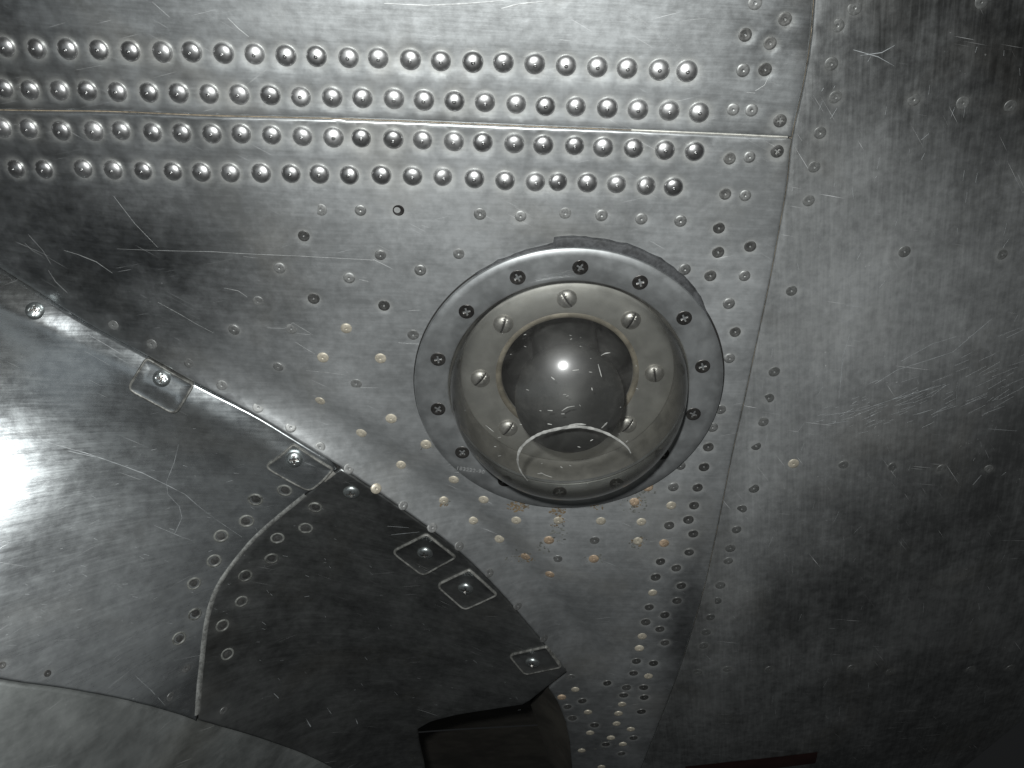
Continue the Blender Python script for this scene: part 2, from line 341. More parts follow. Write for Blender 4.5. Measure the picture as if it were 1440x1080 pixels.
def panel(name, surf, boundary, mat, fast=(), hole=None, step=.0065, gap=.0003, thick=.0022, films=(), edge_drop=.0004, edge_w=.0011):
    """sheet with rounded edges, dimpled round each fastener; fast = [(u, v, r, depth, halo)]"""
    uvb = resample([np.array(surf.hit(*p)) for p in boundary], .0045)
    uvb = inset(uvb, gap); inn = inset(uvb, edge_w)
    pts = []; edges = []
    def loop(P):
        s = len(pts); pts.extend([tuple(p) for p in P]); n = len(P); edges.extend([(s + i, s + (i + 1) % n) for i in range(n)]); return s, n
    so, no = loop(uvb); si, ni = loop(inn)
    hl = None
    if hole is not None:
        cu, cv, r = hole; hl = [(cu + r * math.cos(2 * math.pi * k / 72), cv + r * math.sin(2 * math.pi * k / 72)) for k in range(72)]; loop(hl)
    x0, y0 = uvb.min(0); x1, y1 = uvb.max(0)
    gx, gy = np.meshgrid(np.arange(x0, x1, step), np.arange(y0, y1, step)); gx = gx + (np.arange(gx.shape[0]) % 2)[:, None] * step * .5
    gx = gx.ravel(); gy = gy.ravel()
    # finer rows beside the crease, where the sheet bends
    s, a = crease(gx, gy)
    nr = np.abs(s) < .034
    off = step * .5; ex = [np.concatenate([gx, gx[nr] + off, gx[nr] + off * .5, gx[nr] - off * .5]), np.concatenate([gy, gy[nr], gy[nr] + off, gy[nr] + off])]
    gx, gy = ex
    ok = inside(inn, gx, gy); gx, gy = gx[ok], gy[ok]
    ok = dist_poly(inn, gx, gy) > .0016; gx, gy = gx[ok], gy[ok]
    fa = np.array([(f[0], f[1], f[2], f[3], f[4]) for f in fast]) if len(fast) else np.zeros((0, 5))
    for f in fa:
        ok = (gx - f[0]) ** 2 + (gy - f[1]) ** 2 > (f[2] * 2.3) ** 2; gx, gy = gx[ok], gy[ok]
    rp = []
    for f in fa:
        for kk, (m, n) in enumerate(((0, 1), (.8, 10), (1.0, 14), (1.18, 14), (1.45, 14), (1.85, 12), (2.3, 10))):
            for k in range(n):
                t = 2 * math.pi * (k + .5 * (kk % 2)) / n; rp.append((f[0] + f[2] * m * math.cos(t), f[1] + f[2] * m * math.sin(t)))
    if rp:
        rp = np.array(rp); ok = inside(inn, rp[:, 0], rp[:, 1]); rp = rp[ok]; rp = rp[dist_poly(inn, rp[:, 0], rp[:, 1]) > .0006]
        gx = np.concatenate([gx, rp[:, 0]]); gy = np.concatenate([gy, rp[:, 1]])
    if hole is not None:
        ok = np.hypot(gx - hole[0], gy - hole[1]) > hole[2] + .0015; gx, gy = gx[ok], gy[ok]
    pts += list(zip(gx.tolist(), gy.tolist()))
    vo, eo, fo, ov, oe, of = delaunay_2d_cdt([Vector(p) for p in pts], edges, [], 0, 1e-6)
    V2 = np.array([(p[0], p[1]) for p in vo]); T = np.array([(f[0], f[k], f[k + 1]) for f in fo for k in range(1, len(f) - 1)])
    cen = V2[T].mean(1); ok = inside(uvb, cen[:, 0], cen[:, 1])
    if hl is not None: ok &= ~inside(hl, cen[:, 0], cen[:, 1])
    T = T[ok]
    z = surf.h(V2[:, 0], V2[:, 1]); halo = np.zeros(len(V2)); film = np.zeros(len(V2))
    for f in fa:
        d = np.hypot(V2[:, 0] - f[0], V2[:, 1] - f[1]) / f[2]; w_ = d < 2.4
        z[w_] -= f[3] * (1 - smooth((d[w_] - .95) / .9))
        halo[w_] = np.maximum(halo[w_], f[4] * (1 - smooth((d[w_] - 1.05) / .62)))
    for (pu, pv, ru, rv, am) in films:
        film += am * np.exp(-((V2[:, 0] - pu) / ru) ** 2 - ((V2[:, 1] - pv) / rv) ** 2)
    outer = [i for i, o in enumerate(ov) if any(k < no for k in o)]
    z[outer] -= edge_drop
    n0 = len(V2); V = [(x, y, q) for (x, y), q in zip(V2, z)]
    faces = [tuple(t) for t in T.tolist()]
    mp = {}
    for i, o in enumerate(ov):
        for k in o:
            if k < no: mp[k] = i
    back = {}
    for k in range(no):
        if k in mp: back[k] = len(V); p = V[mp[k]]; V.append((p[0], p[1], p[2] - thick))
    ar = .5 * np.sum(uvb[:, 0] * np.roll(uvb[:, 1], -1) - np.roll(uvb[:, 0], -1) * uvb[:, 1])
    for k in range(no):
        k2 = (k + 1) % no
        if k in mp and k2 in mp:
            q = (mp[k], back[k], back[k2], mp[k2]); faces.append(q if ar > 0 else q[::-1])
    # front faces counter-clockwise
    fx = []
    for t in faces:
        if len(t) == 3:
            a, b, c = (V[i] for i in t)
            if (b[0] - a[0]) * (c[1] - a[1]) - (b[1] - a[1]) * (c[0] - a[0]) < 0: t = t[::-1]
        fx.append(t)
    me = mesh_of(name, V, fx)
    for nm, arr in (('halo', halo), ('film', film)):
        at = me.attributes.new(nm, 'FLOAT', 'POINT'); at.data.foreach_set('value', np.concatenate([arr, np.zeros(len(V) - n0)]).astype(np.float32))
    at = me.attributes.new('puv', 'FLOAT_VECTOR', 'POINT'); vv = np.array(V, dtype=np.float32); vv[:, 2] *= .3; at.data.foreach_set('vector', vv.ravel())
    return link(name, me, mat)

# ---------------------------------------------------------------- fastener meshes
RD, RF = .0043, .0030
def dome_rivet(k):
    r = RD; pr = [(r * 1.03, -.0006), (r * 1.0, .0002)]
    for i in range(1, 11):
        t = math.radians(4 + i * 8.2); pr.append((r * math.cos(t), .0002 + r * (.49 + .03 * k) * math.sin(t)))
    top = pr[-1][1]; pr += [(r * .085, top + .00002), (r * .06, top - .00018), (r * .02, top - .00024)]
    return lathe('rivet', pr, M['rivet'])
dome_meshes = [dome_rivet(k) for k in range(3)]
def flush(mat, dome, rim=.00010):
    r = RF; return lathe('flush_rivet', [(r * .97, -.0006), (r * .96, -.00005), (r * .90, rim), (r * .6, rim + dome * .7), (r * .30, rim + dome), (r * .16, rim + dome), (r * .12, rim + dome - .00016), (r * .03, rim + dome - .0002)], mat, 20)
flush_m = {'g': flush(M['flush_grey'], .00008), 'd': flush(M['flush_dark'], -.00016, .00002), 't': flush(M['flush_tan'], .0003), 'r': flush(M['flush_rust'], .0003)}
flush_m['f'] = flush(M['flush_grey'], .00002, .00002)
flush_m['h'] = lathe('hole', [(RF * .9, -.0004), (RF * .8, .0), (RF * .7, -.0002), (RF * .2, -.0004)], M['hole'], 20)
def ring_mesh():
    r = RF; me = lathe('ring', [(r * 1.42, -.0003), (r * 1.36, .00012), (r * 1.16, .00026), (r * 1.0, .00012), (r * .93, -.0002), (r * .8, -.0002), (r * .5, .00002), (r * .15, .00006)], M['flush_dark'], 22)
    me.materials.append(M['deadring'])
    for p in me.polygons:
        rr = math.hypot(*p.center[:2])
        if rr > r * .97 and len(p.vertices) == 4: p.material_index = 1
    return me
flush_m['o'] = ring_mesh()

def recess_head(name, r, prof_h, shape, depth, mat, cmat, skirt=.0008):
    """round head with a cross or slot sunk into it; prof_h(rho) gives the crown"""
    if shape == 'cross':
        a, b = .115, .52; L = [(a, a), (a, b), (-a, b), (-a, a), (-b, a), (-b, -a), (-a, -a), (-a, -b), (a, -b), (a, -a), (b, -a), (b, a)]
    else: a, b = .085, .93; L = [(b, a), (-b, a), (-b, -a), (b, -a)]
    pts = []; ed = []; zs = []; 
    def loop(P, z):
        s = len(pts); n = len(P)
        for p in P: pts.append(p); zs.append(z)
        ed.extend([(s + i, s + (i + 1) % n) for i in range(n)])
    Lr = [tuple(p) for p in resample(L, .12)]
    loop(Lr, 0); cx = [(x * .80 if shape == 'cross' else x * .97, y * .80 if shape == 'cross' else y * .6) for x, y in Lr]; loop(cx, 1)
    for m, n in ((1.0, 24), (.93, 24), (.8, 20), (.6, 14), (.35, 8)):
        P = [(m * math.cos(2 * math.pi * (k + .5) / n), m * math.sin(2 * math.pi * (k + .5) / n)) for k in range(n)]
        if m == 1.0: loop(P, 0)
        else:
            ins = inside(L, np.array([p[0] for p in P]), np.array([p[1] for p in P]))
            for p, q in zip(P, ins):
                if not q: pts.append(p); zs.append(0)
    vo, eo, fo, ov, _, _ = delaunay_2d_cdt([Vector(p) for p in pts], ed, [], 0, 1e-6)
    V = []
    for p, o in zip(vo, ov):
        z = prof_h(math.hypot(p[0], p[1]))
        if o and zs[o[0]] == 1: z -= depth
        V.append((p[0] * r, p[1] * r, z))
    fc = []; mi = []
    for f in fo:
        a_, b_, c_ = (vo[i] for i in f[:3]); f = tuple(f)
        if (b_ - a_).cross(c_ - a_) < 0: f = f[::-1]
        cxn = np.mean([[vo[i][0], vo[i][1]] for i in f], axis=0)
        fc.append(f); mi.append(1 if inside(L, np.array([cxn[0]]), np.array([cxn[1]]))[0] else 0)
    rim = sorted([i for i, p in enumerate(vo) if p.length > .985], key=lambda i: math.atan2(vo[i][1], vo[i][0]))
    s = len(V)
    for i in rim: V.append((V[i][0] * 1.01, V[i][1] * 1.01, V[i][2] - skirt))
    n = len(rim)
    for k in range(n): fc.append((rim[k], s + k, s + (k + 1) % n, rim[(k + 1) % n])); mi.append(0)
    me = mesh_of(name, V, fc); me.materials.append(mat); me.materials.append(cmat)
    me.polygons.foreach_set('material_index', mi); me.polygons.foreach_set('use_smooth', [k == 0 for k in mi]); return me
ring_screw = recess_head('screw', .0039, lambda q: .00012 - .0006 * max(0, q - .82) - .00025 * (1 - q), 'cross', .0007, M['screw_dark'], M['screw_cross'])
tab_screw = recess_head('screw', .0046, lambda q: .0021 * math.sqrt(max(0, 1.02 - q * q)), 'cross', .0012, M['screw_bright'], M['screw_cross'])
slot_screw = recess_head('slotted_screw', .0052, lambda q: .0030 * math.sqrt(max(0, 1.03 - q * q)), 'slot', .0012, M['screw_dull'], M['screw_dark'])
corner_screw = recess_head('screw', .0030, lambda q: .0003 - .0003 * q * q, 'cross', .0005, M['flush_dark'], M['screw_cross'])

# ---------------------------------------------------------------- measured fasteners
ROW1 = [(-78, 63), (-36, 65), (8, 66), (51, 68), (95, 69), (139, 70), (183, 72), (228, 73), (269, 73), (314, 75), (358, 76), (402, 78), (445, 79), (490, 81), (532, 82), (577, 84), (620, 86), (665, 87), (708, 88), (752, 90), (796, 92), (840, 94), (882, 96), (927, 98), (966, 100)]
ROW2 = [(-76, 122), (-34, 124), (6, 125), (42, 127), (83, 127), (123, 128), (165, 129), (209, 130), (251, 131), (294, 132), (336, 133), (380, 134), (423, 136), (467, 137), (510, 138), (554, 139), (596, 141), (639, 142), (682, 144), (726, 146), (767, 149), (810, 150), (854, 152), (897, 154), (941, 156), (983, 158)]
ROW3 = [(-76, 178), (-35, 179), (3, 180), (40, 181), (86, 184), (132, 184), (170, 184), (214, 186), (255, 187), (298, 188), (339, 188), (382, 190), (425, 192), (469, 193), (508, 194), (553, 196), (594, 197), (638, 199), (679, 200), (723, 202), (764, 204), (808, 205), (848, 207), (891, 208), (935, 211), (977, 213)]
ROW4 = [(-60, 235), (-19, 236), (22, 237), (62, 238), (117, 237), (159, 239), (201, 240), (243, 241), (283, 242), (324, 243), (367, 243), (409, 244), (449, 245), (491, 246), (536, 246), (580, 248), (623, 249), (667, 251), (710, 254), (753, 256), (785, 256), (826, 257), (867, 259), (909, 261), (947, 263)]
UP_F = [(1104, 27, 'd'), (1048, 49, 'd'), (1083, 61, 'd'), (1045, 99, 'g'), (1076, 98, 'd'), (1031, 154, 'g'), (1057, 155, 'g'), (1062, 4, 'f')]
SIDE_F = [(1202, 11, 'f'), (1178, 36, 'g'), (1169, 90, 'g'), (1175, 137, 'g'), (1153, 187, 'g'), (1145, 235, 'f'), (1137, 282, 'f'), (1354, 145, 'g'), (1421, 150, 'f'), (1380, 3, 'f'), (1272, 354, 'f'), (1409, 358, 'g'), (1285, 140, 'f'),
          (1113, 409, 'f'), (1089, 523, 'f'), (1081, 560, 'f'), (1073, 593, 'f'), (1063, 627, 'f'), (1060, 687, 'f'), (1043, 716, 'g'), (1036, 745, 'g'), (1116, 652, 't'), (1186, 654, 'f'), (1256, 656, 'f'), (1324, 659, 'g'), (1390, 660, 'f'),
          (1027, 771, 'f'), (1024, 789, 'f'), (1013, 823, 'f'), (1008, 845, 'g'), (999, 868, 'g'), (993, 889, 'f'), (989, 908, 'f'), (981, 945, 'f'), (1023, 941, 'f'), (1082, 941, 'f'), (1198, 939, 'f'), (1252, 944, 'f'), (1364, 941, 'f'), (1420, 939, 'f')]
MAIN_F = [(1026, 223, 'd'), (1054, 221, 'g'), (1020, 273, 'd'), (1048, 275, 'g'), (1011, 321, 'd'), (1055, 347, 'd'), (1010, 355, 'd'), (999, 388, 'd'), (1047, 388, 'g'), (963, 379, 'g'),
          (451, 295, 'f'), (507, 296, 'g'), (560, 296, 'h'), (675, 301, 'f'), (732, 304, 'g'), (795, 300, 'f'), (846, 303, 'g'), (902, 308, 'g'), (957, 311, 'g'),
          (427, 332, 'd'), (535, 359, 'g'), (645, 357, 'f'), (591, 380, 'g'), (393, 377, 'g'), (491, 391, 'g'), (441, 420, 'd'), (540, 430, 'd'), (410, 462, 'f'), (581, 471, 'f'), (391, 516, 'g'), (501, 540, 'f'), (329, 464, 'g'), (363, 424, 'f'),
          (487, 462, 't'), (454, 503, 't'), (535, 504, 't'), (450, 564, 't'),
          (159, 457, 'f'), (213, 484, 'f'), (266, 511, 'f'), (312, 542, 'f'), (363, 573, 'f'), (409, 601, 'f'), (450, 629, 'f'), (491, 659, 'f'), (529, 687, 't'), (567, 711, 'f'), (608, 742, 'f'), (646, 768, 'f'), (688, 806, 'f'), (728, 852, 'f'), (765, 898, 'f'),
          (550, 589, 't'), (508, 609, 't'), (599, 625, 't'), (564, 654, 't'), (638, 675, 't'), (624, 704, 't'), (680, 703, 't'), (666, 732, 't'), (726, 732, 't'), (785, 732, 't'), (702, 758, 't'), (772, 760, 'r'), (739, 783, 'r'), (784, 786, 'f'), (835, 786, 'r'), (773, 808, 'r'),
          (845, 733, 't'), (902, 734, 't'), (892, 706, 'r'), (897, 761, 't'), (934, 764, 'r'), (944, 711, 't'), (911, 685, 'r'), (836, 760, 'f'),
          (1002, 601, 'g'), (1013, 576, 'g'), (996, 629, 'd'), (990, 657, 'd'), (957, 655, 'g'), (947, 685, 'g'), (981, 686, 'd'), (976, 711, 'd'), (968, 731, 'd'), (941, 739, 'd'), (975, 751, 'd'), (969, 777, 'd'), (929, 790, 'd'), (951, 799, 'd'), (922, 812, 'd'), (958, 824, 'd'),
          (918, 834, 't'), (952, 845, 'd'), (913, 854, 'd'), (935, 865, 'd'), (908, 875, 'd'), (928, 885, 'd'), (903, 895, 't'), (935, 904, 'd'), (899, 912, 't'), (895, 930, 'd'), (919, 933, 'd'), (891, 947, 'd'), (912, 951, 't'), (881, 967, 'd'), (905, 967, 'd'), (854, 961, 'd'), (877, 978, 'd'), (906, 981, 'd'),
          (875, 991, 't'), (870, 1004, 't'), (902, 1001, 'd'), (867, 1018, 't'), (887, 1026, 't'), (859, 1038, 't'), (891, 1038, 'd'), (876, 1047, 't'), (874, 1060, 'd'), (852, 1047, 'd'), (846, 1079, 't'), (809, 970, 't'), (790, 981, 'r'), (798, 994, 'd'), (819, 986, 'd'), (827, 1002, 't'), (830, 1031, 't'), (818, 1056, 't'), (836, 1020, 'd'), (805, 1010, 'd'), (803, 952, 'f'),
          (1025, 427, 'g'), (1034, 467, 'd'), (1026, 504, 'g')]
FA_F = [(400, 690, 'o'), (359, 703, 'o'), (347, 733, 'o'), (311, 754, 'o'), (301, 789, 'o'), (273, 821, 'o'), (274, 864, 'o'), (252, 898, 'o'), (262, 940, 'f'), (241, 980, 'f'), (67, 947, 's'), (3, 935, 's')]
FB_F = [(443, 714, 'o'), (430, 743, 'o'), (390, 757, 'o'), (382, 786, 'o'), (345, 810, 'o'), (340, 846, 'o'), (313, 880, 'o'), (320, 920, 'o'), (315, 1000, 'f')]
flush_m['s'] = flush_m['d']
M['flush_side'] = plain('flush_rivet_dull', (.235, .24, .235), .52, .7, .25, 900)
flush_m['F'] = flush(M['flush_side'], .00001, .00001)
SIDE_F = [(x, y, k if k == 't' else 'F') for x, y, k in SIDE_F]

def fastlist(surf, flushes, domes=(), screws=()):
    out = []
    for x, y, k in flushes:
        u, v = surf.hit(x, y)
        dep, ha = {'g': (.00020, .50), 'd': (.00032, .75), 't': (.00016, .15), 'r': (.0002, .5), 'f': (.00006, .22), 'F': (.00008, .30), 'h': (.0002, .5), 'o': (.0002, .25), 's': (.0002, .3)}[k]
        out.append((u, v, RF * (1.25 if k == 'o' else .65 if k == 's' else 1), dep, ha * random.uniform(.75, 1.1)))
    for x, y in domes:
        u, v = surf.hit(x, y); out.append((u, v, RD * 1.04, .00034, 1.0))
    for x, y in screws:
        u, v = surf.hit(x, y); out.append((u, v, .0037, .0003, .8))
    return out
def jit(n, a=.05): n = np.array(n) + rng.normal(0, a, 3); return n / np.linalg.norm(n)
def add_flush(par, surf, L):
    for x, y, k in L:
        u, v = surf.hit(x, y); off = {'d': -.00004, 'g': -.00002, 'h': .00012}.get(k, 0)
        put('hole' if k == 'h' else 'flush_rivet', flush_m[k], par, surf.at(u, v, off), jit(surf.nrm(u, v), .03), random.uniform(0, 6), (.65 if k == 's' else random.uniform(.95, 1.06)))
def add_domes(par, surf, L):
    for x, y in L:
        u, v = surf.hit(x, y)
        put('rivet', random.choice(dome_meshes), par, surf.at(u, v, -.00032), jit(surf.nrm(u, v), .07), random.uniform(0, 6), random.uniform(1.02, 1.09))

# ---------------------------------------------------------------- skin panels
SEAM_H = [(-330, 138), (-120, 149), (0, 155), (150, 157), (300, 163), (500, 168), (720, 177), (900, 184), (1114, 194)]
SEAM_V = [(1170, -260), (1152, -70), (1145, 0), (1140, 60), (1128, 130), (1114, 194), (1107, 260), (1095, 330), (1082, 400), (1065, 480), (1048, 560), (1030, 640), (1012, 730), (990, 830), (960, 930), (930, 1010), (902, 1080), (870, 1160)]
SV = [tuple(p) for p in spline(SEAM_V, 4)]; SH = [tuple(p) for p in spline(SEAM_H, 4)]
iv = min(range(len(SV)), key=lambda i: abs(SV[i][1] - 194))
def fl(px, py, ru, rv, am, s=flat): u, v = s.hit(px, py); return (u, v, ru, rv, am)

upper = panel('skin_panel', skin, SH + SV[:iv][::-1] + [(-330, -260)], M['upper'], fastlist(skin, UP_F, ROW1 + ROW2, [(1097, 170)]),
              films=[fl(560, 60, .12, .05, .35), fl(950, 150, .06, .04, .25), fl(1090, 60, .03, .06, -.15), fl(20, 40, .08, .06, -.12)])
tag(upper, 'polished bare metal skin panel above the long horizontal seam, two rows of domed rivets', 'skin panel')
add_domes(upper, skin, ROW1 + ROW2); add_flush(upper, skin, UP_F)

crease_main = [tuple(p) for p in spline(CREASE_PX[:16], 4)]
main_edge = crease_main + [(783, 958), (771, 968), (784, 988), (795, 1015), (801, 1045), (804, 1080), (806, 1160)]
main = panel('skin_panel', skin, main_edge[::-1] + SH + SV[iv:] + [(806, 1160)][:0], M['main'], fastlist(skin, MAIN_F, ROW3 + ROW4, [(1093, 213)]),
             hole=(0, 0, .066), films=[fl(790, 720, .12, .075, .55), fl(560, 400, .09, .06, .35), fl(1010, 420, .05, .11, .45), fl(460, 600, .06, .05, .35), fl(870, 960, .05, .07, .2), fl(560, 260, .12, .03, .3), fl(180, 370, .10, .06, -.22), fl(968, 860, .012, .09, -.3), fl(640, 800, .03, .03, -.3)])
tag(main, 'triangular grey metal skin panel around the clear dome, dotted with flush rivets', 'skin panel')
add_domes(main, skin, ROW3 + ROW4); add_flush(main, skin, MAIN_F)

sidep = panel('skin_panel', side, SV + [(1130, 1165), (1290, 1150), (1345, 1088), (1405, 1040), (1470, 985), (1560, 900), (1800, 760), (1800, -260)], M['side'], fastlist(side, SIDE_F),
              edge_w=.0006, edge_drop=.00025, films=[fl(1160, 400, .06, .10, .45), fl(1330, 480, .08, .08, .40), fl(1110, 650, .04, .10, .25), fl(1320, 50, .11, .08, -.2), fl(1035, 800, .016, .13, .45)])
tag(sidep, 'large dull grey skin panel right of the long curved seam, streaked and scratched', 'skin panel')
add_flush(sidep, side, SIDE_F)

for par, px in ((upper, (1097, 170)), (main, (1093, 213))):
    u, v = skin.hit(*px); put('screw', corner_screw, par, skin.at(u, v, -.0001), skin.nrm(u, v), random.uniform(0, 3))

# sealant and shim in the seams
def ribbon(name, surf, px, width, off, mat, parent, height=.0003, wob=0.0):
    P = resample([np.array(surf.hit(*p)) for p in px], .004, False); t = np.gradient(P, axis=0); t /= np.linalg.norm(t, axis=1)[:, None]; nn = np.stack([-t[:, 1], t[:, 0]], 1)
    V = []; Fc = []
    for i, (p, n) in enumerate(zip(P, nn)):
        wd = width * (1 + wob * rng.uniform(-1, 1)) * .5
        for s, z in ((-1, 0), (-.55, height), (.55, height), (1, 0)):
            q = p + n * s * wd; b = surf.at(q[0], q[1], off + z * (1 + .4 * wob * rng.uniform(-1, 1))); V.append(b)
    for i in range(len(P) - 1):
        for k in range(3): Fc.append((4 * i + k, 4 * i + k + 1, 4 * i + 5 + k, 4 * i + 4 + k)[::-1])
    return link(name, mesh_of(name, V, Fc), mat, parent)
ribbon('sealant', skin, SH[:-4], .0013, -.0010, M['sealant'], upper, .0004, .6)
ribbon('shim_strip', skin, [(888, 183.6), (960, 186.6), (1040, 190.2), (1108, 193.4)], .00115, -.0006, M['shim'], upper, .0004, .15)
ribbon('sealant', side, SV[2:], .0011, -.0020, M['sealant'], sidep, .0004, .6)

# ---------------------------------------------------------------- fairing panels, joint strip, lower panel
STRIP = [tuple(p) for p in spline([(474, 660), (440, 688), (400, 720), (360, 755), (330, 790), (308, 822), (296, 852), (289, 885), (284, 930), (280, 970), (277, 1016)], 4)]
LOWSEAM = [tuple(p) for p in spline([(-330, 885), (-120, 930), (0, 957), (90, 970), (180, 987), (277, 1014), (370, 1041), (450, 1072), (530, 1120), (590, 1170)], 4)]
ic = min(range(len(crease_main)), key=lambda i: abs(crease_main[i][0] - 476))
il = min(range(len(LOWSEAM)), key=lambda i: abs(LOWSEAM[i][0] - 277))
fa = panel('fairing_panel', fair, crease_main[:ic] + STRIP + LOWSEAM[:il][::-1], M['fair_a'], fastlist(fair, FA_F), gap=.0004, films=[fl(90, 880, .09, .06, .45, fair)])
tag(fa, 'polished curved fairing panel at lower left with a bright flash reflection', 'fairing panel'); add_flush(fa, fair, FA_F)
fb = panel('fairing_panel', fair, crease_main[ic:] + [(794, 948), (746, 986), (735, 992), (690, 999), (640, 1007), (606, 1016), (588, 1026), (590, 1045), (597, 1075), (604, 1130), (590, 1170)] + LOWSEAM[il:-1][::-1] + STRIP[::-1][1:-1], M['fair_b'], fastlist(fair, FB_F), gap=.0004)
tag(fb, 'dark curved fairing panel between the joint strip and the black opening', 'fairing panel'); add_flush(fb, fair, FB_F)
lowp = panel('skin_panel', lower, LOWSEAM + [(590, 1190), (520, 1190), (-330, 1190)], M['low'], gap=.0004)
tag(lowp, 'plain dull grey skin panel below the curved seam in the bottom left corner', 'skin panel')
js = ribbon('joint_strip', fair, STRIP[5:-1], .0031, -.0004, M['strip'], None, .0010, .08)
tag(js, 'narrow light metal strip curving between the two fairing panels', 'joint strip')
ribbon('strip_end', fair, [(470, 664), (455, 676)], .0050, -.0008, M['shim'], js, .0008)

# backing sheets behind the joints (the aircraft's frame, dark)
def backing(name, surf, poly, depth, mat, parent):
    P = [np.array(surf.hit(*p)) for p in poly]; b = np.array(P); x0, y0 = b.min(0); x1, y1 = b.max(0); n = 26
    xs = np.linspace(x0, x1, n); ys = np.linspace(y0, y1, n); V = [surf.at(x, y) - np.array([0, 0, depth]) for y in ys for x in xs]; Fc = []
    for j in range(n - 1):
        for i in range(n - 1):
            cx, cy = (xs[i] + xs[i + 1]) / 2, (ys[j] + ys[j + 1]) / 2
            if inside(b, np.array([cx]), np.array([cy]))[0]: Fc.append((j * n + i, j * n + i + 1, (j + 1) * n + i + 1, (j + 1) * n + i))
    return link(name, mesh_of(name, V, Fc), mat, parent)
def band(name, surf, px, width, depth, mat, parent): return ribbon(name, surf, px, width, -depth, mat, parent, .0001)
band('seam_backing', skin, SH, .012, .0030, M['black'], main); band('seam_backing', side, SV, .012, .0040, M['black'], sidep)
band('seam_backing', fair, STRIP, .014, .0032, M['black'], fa); band('seam_backing', fair, LOWSEAM, .014, .0042, M['black'], lowp)

def tab(px, screw, label, dz):
    P = [np.array(fair.hit(*p)) for p in px]; c = sum(P) / 4; out = []
    rr = .0032
    for i in range(4):
        a, b, d = P[i - 1], P[i], P[(i + 1) % 4]; e1 = (a - b) / np.linalg.norm(a - b); e2 = (d - b) / np.linalg.norm(d - b)
        rad = rr * 1.6 if i in (2, 3) else rr * .8
        p1, p2 = b + e1 * rad, b + e2 * rad
        for k in range(6):
            t = k / 5; out.append((1 - t) ** 2 * p1 + 2 * t * (1 - t) * b + t * t * p2)
    P = resample(out, .004)
    TZ = .0005; nrim = 0
    rings = [(0, -.0012), (0.0000, .0004), (.0003, .00085), (.0007, .0010), (.0011, .00075), (.0014, .0005)]
    V = []; n = len(P); Fc = []
    for ins_, z in rings:
        for q in inset(P, ins_): V.append(fair.at(q[0], q[1], z + dz))
    for j in range(len(rings) - 1):
        for k in range(n): Fc.append((j * n + k, j * n + (k + 1) % n, (j + 1) * n + (k + 1) % n, (j + 1) * n + k)[::-1])
    nrim = len(Fc)
    # inner face: fan of rings towards the middle
    q0 = inset(P, .0014); cc = q0.mean(0); base = (len(rings) - 1) * n
    for f in (.66, .33):
        s = len(V)
        for q in q0: r = cc + (q - cc) * f; V.append(fair.at(r[0], r[1], TZ + dz))
        for k in range(n): Fc.append((base + k, base + (k + 1) % n, s + (k + 1) % n, s + k)[::-1])
        base = s
    V.append(fair.at(cc[0], cc[1], TZ + dz)); 
    for k in range(n): Fc.append((base + k, base + (k + 1) % n, len(V) - 1)[::-1])
    me = mesh_of('fastener_tab', V, Fc); bm = bmesh.new(); bm.from_mesh(me); bmesh.ops.recalc_face_normals(bm, faces=bm.faces)
    if sum(f.normal.z for f in bm.faces) < 0: bmesh.ops.reverse_faces(bm, faces=bm.faces)
    bm.to_mesh(me); bm.free()
    at = me.attributes.new('puv', 'FLOAT_VECTOR', 'POINT'); at.data.foreach_set('vector', np.array(V, dtype=np.float32).ravel())
    me.materials.append(M['fair_a'] if px[0][0] < 450 else M['fair_b']); me.materials.append(M['tabrim'])
    for k, p in enumerate(me.polygons): p.material_index = 1 if k < nrim else 0
    o = link('fastener_tab', me, None); tag(o, label, 'fastener tab', 'screwed tabs along the fairing edge')
    u, v = fair.hit(*screw); put('screw', tab_screw, o, fair.at(u, v, .0006 + dz), fair.nrm(u, v), random.uniform(-.3, .3)); return o
tab([(206, 501), (275, 540), (248, 584), (177, 547)], (228, 532), 'square screwed tab nearest the left edge of the picture', .0004)
tab([(413, 622), (471, 659), (436, 691), (370, 655)], (414, 645), 'square screwed tab touching the top of the curved joint strip', .0004)
tab([(600, 749), (643, 783), (595, 810), (549, 775)], (598, 776), 'upper left one of the two neighbouring screwed tabs on the dark fairing', .0003)
tab([(660, 799), (701, 836), (653, 858), (612, 822)], (655, 826), 'lower right one of the two neighbouring screwed tabs on the dark fairing', .0003)
tab([(769, 908), (791, 938), (738, 949), (714, 920)], (749, 930), 'small screwed tab at the tip of the dark fairing beside the opening', .0003)
for par, px in ((fa, (49, 437)), (fb, (494, 692))):
    u, v = fair.hit(*px); put('screw', tab_screw, par, fair.at(u, v, 0), fair.nrm(u, v), .1)

# ---------------------------------------------------------------- the dark opening at the bottom
deep = Surf(lambda u, v: h_base(u, v) - .024); deeper = Surf(lambda u, v: h_base(u, v) - .075)
edge = spline([(771, 968), (784, 988), (795, 1015), (801, 1045), (804, 1080), (806, 1160)], 4); inner_e = spline([(746, 990), (752, 1008), (760, 1032), (768, 1056), (776, 1085), (795, 1160)], 4)
V = []; Fc = []
for a, b in zip(edge, inner_e):
    pa = skin.at(*skin.hit(*a), -.0012); pb = deep.at(*deep.hit(*b)); V += [pa, pa * .55 + pb * .45 + np.array([0, 0, -.003]), pb, pb + np.array([-.002, 0, -.03])]
for i in range(len(edge) - 1):
    for k in range(3): Fc.append((4 * i + k, 4 * i + k + 1, 4 * i + 5 + k, 4 * i + 4 + k))
lip = link('opening_lip', mesh_of('opening_lip', V, Fc), M['brown']); tag(lip, 'brown inner lip of the dark opening below the fairing tip', 'lip')
